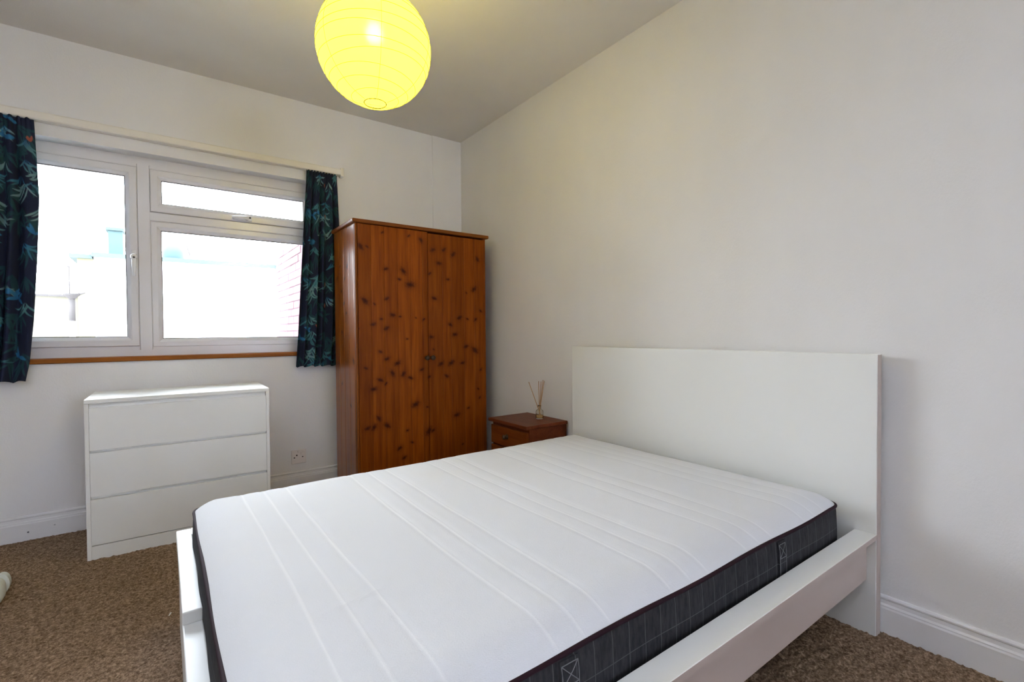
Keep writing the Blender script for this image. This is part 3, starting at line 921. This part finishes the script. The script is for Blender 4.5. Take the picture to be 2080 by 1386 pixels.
# ------------------------------------------------------------------ paper lantern
LX, LY, LZ, LR = 0.711, 1.896, 2.232, 0.2235
lan = thing('paper_lantern', (LX, LY, HC), 'round yellow paper lantern lit from within, hanging from the ceiling', 'ceiling light')
zc = LZ - HC
lr = random.Random(9)
LAT = [-78.9, -66, -52, -42, -29, -18, -7, 4, 14, 25, 36, 47, 58, 68, 77]
def lrad(a_):
    return LR * math.cos(math.radians(a_)), zc + LR * 0.99 * math.sin(math.radians(a_))
bm = bmesh.new()
prof = []
for i, a_ in enumerate(LAT):
    r_, h_ = lrad(a_)
    prof.append((r_, h_))
    if i < len(LAT) - 1:
        r2, h2 = lrad(LAT[i + 1])
        for s in (0.33, 0.67):
            k = 1.0 + 0.25 * (LR / math.hypot(((r_ + r2) / 2), ((h_ + h2) / 2 - zc)) - 1)
            prof.append(((r_ * (1 - s) + r2 * s) * k, zc + ((h_ * (1 - s) + h2 * s) - zc) * k))
lathe(bm, prof, (0, 0, 0), 72)
finish('paper_shade', bm, M['paper'], lan, True)
for i, a_ in enumerate(LAT):
    r_, h_ = lrad(a_)
    tx, ty = (lr.uniform(-0.05, 0.05), lr.uniform(-0.05, 0.05)) if 0 < i < len(LAT) - 1 else (0, 0)
    bm = bmesh.new()
    pts = []
    for k in range(72):
        q = 2 * math.pi * k / 72
        dz = (tx * math.cos(q) + ty * math.sin(q)) * r_
        z_ = h_ + dz
        rr = LR * 1.002 * math.sqrt(max(0.0, 1 - ((z_ - zc) / (LR * 0.99)) ** 2))
        pts.append((rr * math.cos(q), rr * math.sin(q), z_))
    tube(bm, pts, 0.0009 if 0 < i < len(LAT) - 1 else 0.0018, 6, True)
    finish('wire_hoop', bm, M['wire'], lan, True)
for k in range(6):
    q = math.radians(-104 + 60 * k)
    bm = bmesh.new()
    pts = []
    for j in range(40):
        a_ = math.radians(-77 + 153 * j / 39)
        pts.append((LR * 1.001 * math.cos(a_) * math.cos(q), LR * 1.001 * math.cos(a_) * math.sin(q), zc + LR * 0.992 * math.sin(a_)))
    tube(bm, pts, 0.0007, 5)
    finish('seam', bm, M['wire'], lan, True)
bm = bmesh.new()
tube(bm, [(0, 0, -0.03), (0, 0, zc + 0.125)], 0.003, 8)
finish('cord', bm, M['gloss'], lan)
bm = bmesh.new()
lathe_closed(bm, [(0.045, 0.0), (0.045, -0.008), (0.03, -0.022), (0.01, -0.032)], (0, 0, 0), 28)
finish('ceiling_rose', bm, M['gloss'], lan, True)
bm = bmesh.new()
lathe_closed(bm, [(0.012, 0.095), (0.019, 0.085), (0.019, 0.045), (0.017, 0.040)], (0, 0, zc + 0.035), 20)
finish('lamp_holder', bm, M['gloss'], lan, True)
bm = bmesh.new()
lathe_closed(bm, [(0.012, 0.040), (0.014, 0.028), (0.021, 0.012), (0.025, -0.004), (0.022, -0.018), (0.012, -0.027), (0.003, -0.029)], (0, 0, zc + 0.05), 24)
finish('bulb', bm, M['bulb'], lan, True)

# ------------------------------------------------------------------ wall socket
so_ = thing('wall_socket', (0.758, D, 0.232), 'small white wall socket low on the wall beside the wardrobe', 'socket')
sk = boxes('face_plate', [(-0.048, 0.048, -0.010, 0.0, -0.047, 0.047)], M['socket'], so_, 0.003)
boxes('rocker_switch', [(0.012, 0.032, -0.0135, -0.009, 0.012, 0.036)], M['socket'], so_, 0.0015)
boxes('pin_slot', [(-0.018, -0.010, -0.0106, -0.0095, 0.006, 0.016)], M['slot'], so_)
boxes('pin_slot', [(-0.034, -0.025, -0.0106, -0.0095, -0.008, -0.001)], M['slot'], so_)
boxes('pin_slot', [(0.020, 0.028, -0.0106, -0.0095, -0.006, 0.001)], M['slot'], so_)
boxes('plug', [(-0.010, 0.038, -0.020, -0.010, 0.030, 0.046)], M['socket'], so_, 0.004)['label'] = 'raised block on the upper edge of the plate'

# ------------------------------------------------------------------ small things on the carpet
bm = bmesh.new()
tube(bm, [(-0.004, -0.010, 0.005), (0.0, 0, 0.006), (0.003, 0.010, 0.005)], [0.0016, 0.003, 0.002], 6)
tag(finish('paper_scrap', bm, M['paper_bit'], None, False, (0.008, 2.265, 0.003)), 'tiny white scrap lying on the carpet left of the bed foot', 'scrap')
# white plastic box, only its rounded end shows at the left edge
wb = thing('plastic_box', (-0.66, 2.80, 0.0), 'white rounded plastic object with a tab, cut by the left photo edge', 'container')
bm = bmesh.new()
box(bm, -0.16, 0.127, -0.075, 0.035, 0.004, 0.105, 0.035, 4)
finish('body', bm, M['plastic'], wb, True)
bm = bmesh.new()
box(bm, -0.15, 0.080, -0.055, 0.02, 0.106, 0.118, 0.005, 3)
finish('lid', bm, M['plastic'], wb)
bm = bmesh.new()
prism(bm, [(0.024 * math.cos(q), 0.042 * math.sin(q) + 0.046) for q in np.linspace(0, 2 * math.pi, 24, endpoint=False)],
      lambda q, s: Vector((0.100 + q[0], s, q[1])), 0.075, 0.105)
box(bm, 0.07, 0.10, 0.03, 0.08, 0.02, 0.05, 0.006)
finish('tab', bm, M['plastic'], wb)

# ------------------------------------------------------------------ outdoors
gr = boxes('ground', [(-14, 14, D + 0.6, 26, -3.2, -3.0)], M['roof'])
struct(gr)
BY = 6.25
bld = thing('flat_roofed_building', (0.3, BY, -3.0), 'white rendered flat-roofed building seen through the window panes', 'building')
def obox(name, lst, m_, par, org, bev=0.0):
    return boxes(name, [(a - org[0], b_ - org[0], c_ - org[1], d_ - org[1], e - org[2], f - org[2]) for a, b_, c_, d_, e, f in lst], m_, par, bev)
og = (0.3, BY, -3.0)
obox('wall', [(-0.53, 4.0, BY, BY + 4, -3.0, 1.865)], M['render'], bld, og)
obox('coping', [(-0.545, 4.0, BY - 0.04, BY + 0.25, 1.865, 1.905)], M['coping'], bld, og)
obox('side_wall', [(-0.655, -0.535, BY + 0.03, BY + 3, -3.0, 1.845)], M['yellow'], bld, og)
obox('side_coping', [(-0.71, -0.54, BY - 0.01, BY + 3, 1.845, 1.885)], M['coping'], bld, og)
tk = thing('roof_box', (-0.36, BY + 0.35, 1.865), 'pale green capped box on the flat roof, left of the mullion', 'chimney')
ot = (-0.36, BY + 0.35, 1.865)
obox('shaft', [(-0.435, -0.315, BY + 0.26, BY + 0.44, 1.865, 2.185)], M['tank'], tk, ot)
obox('cap', [(-0.455, -0.305, BY + 0.24, BY + 0.46, 2.185, 2.215)], M['tank'], tk, ot)
cp = thing('roof_cowl', (0.12, BY + 0.35, 1.865), 'pale green rounded cowl on the flat roof, right of the mullion', 'chimney')
bm = bmesh.new()
lathe_closed(bm, [(0.085, 0.0), (0.10, 0.10), (0.10, 0.15), (0.08, 0.215), (0.04, 0.245), (0.01, 0.25)], (0, 0, 0), 20)
finish('cowl', bm, M['tank'], cp, True)
bm = bmesh.new()
tube(bm, [(0.125, 0, 0.24), (0.155, 0, 0.13)], 0.006, 6)
finish('strut', bm, M['drain'], cp)
lw = thing('garden_wall', (-1.4, BY + 0.2, -3.0), 'low cream wall with a dark coping, left of the flat-roofed building', 'wall')
ol = (-1.4, BY + 0.2, -3.0)
obox('wall', [(-3.5, -0.66, BY + 0.1, BY + 0.3, -3.0, 1.47)], M['lowwall'], lw, ol)
obox('coping', [(-3.5, -0.66, BY + 0.07, BY + 0.33, 1.47, 1.49)], M['drain'], lw, ol)
dp = thing('drainpipe', (-0.685, BY - 0.10, -3.0), 'grey-brown drainpipe with a hopper outside, beside the pale yellow wall', 'drainpipe')
bm = bmesh.new()
tube(bm, [(0, 0, 4.23), (0, 0, 4.45)], 0.024, 10)
finish('pipe', bm, M['drain'], dp, True)
bm = bmesh.new()
tube(bm, [(0, 0, 0), (0, 0, 4.23)], 0.022, 10)
finish('lower_pipe', bm, M['render'], dp, True)
bm = bmesh.new()
lathe_closed(bm, [(0.024, 4.44), (0.06, 4.475), (0.065, 4.49)], (0, 0, 0), 14)
finish('hopper', bm, M['drain'], dp)
bm = bmesh.new()
tube(bm, [(0.02, 0.0, 4.475), (0.10, -0.02, 4.50)], [0.016, 0.006], 8)
finish('spout', bm, M['drain'], dp)
bm = bmesh.new()
tube(bm, [(-0.70, BY - 0.10, 1.49), (-0.70, BY - 0.10, 1.745)], 0.006, 6)
tube(bm, [(-0.715, BY - 0.10, 1.745), (-0.685, BY - 0.10, 1.745)], 0.006, 6)
tag(finish('vent_pole', bm, M['drain']), 'thin upright pole rising above the drainpipe outside', 'pole')
# brick return wall on the right, bricks laid one by one where they can be seen
BXW, BYN, BYF, BZT = 1.085, 3.95, 6.15, 2.02
bw = thing('brick_wall', (BXW, (BYN + BYF) / 2, -3.0), 'pink brick wall outside the right end of the window', 'wall')
obk = (BXW, (BYN + BYF) / 2, -3.0)
obox('mortar_core', [(BXW + 0.006, BXW + 0.22, BYN, BYF, -3.0, BZT)], M['mortar'], bw, obk)
pb = {}
for mm in ('brick', 'brick_b'):
    bm = bmesh.new()
    box(bm, 0, 0.03, -0.1075, 0.1075, -0.0325, 0.0325, 0.003, 1)
    me = bpy.data.meshes.new('brick')
    bm.to_mesh(me)
    bm.free()
    me.materials.append(M[mm])
    pb[mm] = me
br = random.Random(2)
nrow = 16
for rI in range(nrow):
    z_ = BZT - 0.0375 - 0.075 * rI
    y_ = BYF - 0.1125 - (0.1125 if rI % 2 else 0)
    while y_ > BYN + 0.9:
        o = bpy.data.objects.new('brick', pb['brick' if br.random() < 0.6 else 'brick_b'])
        o.location = (br.uniform(-0.002, 0.003), y_ - obk[1], z_ - obk[2])
        o.parent = bw
        COL.objects.link(o)
        y_ -= 0.225
bm = bmesh.new()
for rI in range(nrow, 40):
    z_ = BZT - 0.0375 - 0.075 * rI
    y_ = BYF - 0.1125 - (0.1125 if rI % 2 else 0)
    while y_ > BYN + 0.9:
        box(bm, 0, 0.03, y_ - 0.1075 - obk[1], y_ + 0.1075 - obk[1], z_ - 0.0325 - obk[2], z_ + 0.0325 - obk[2])
        y_ -= 0.225
o = finish('lower_bricks', bm, M['brick'], bw)
o['kind'] = 'stuff'
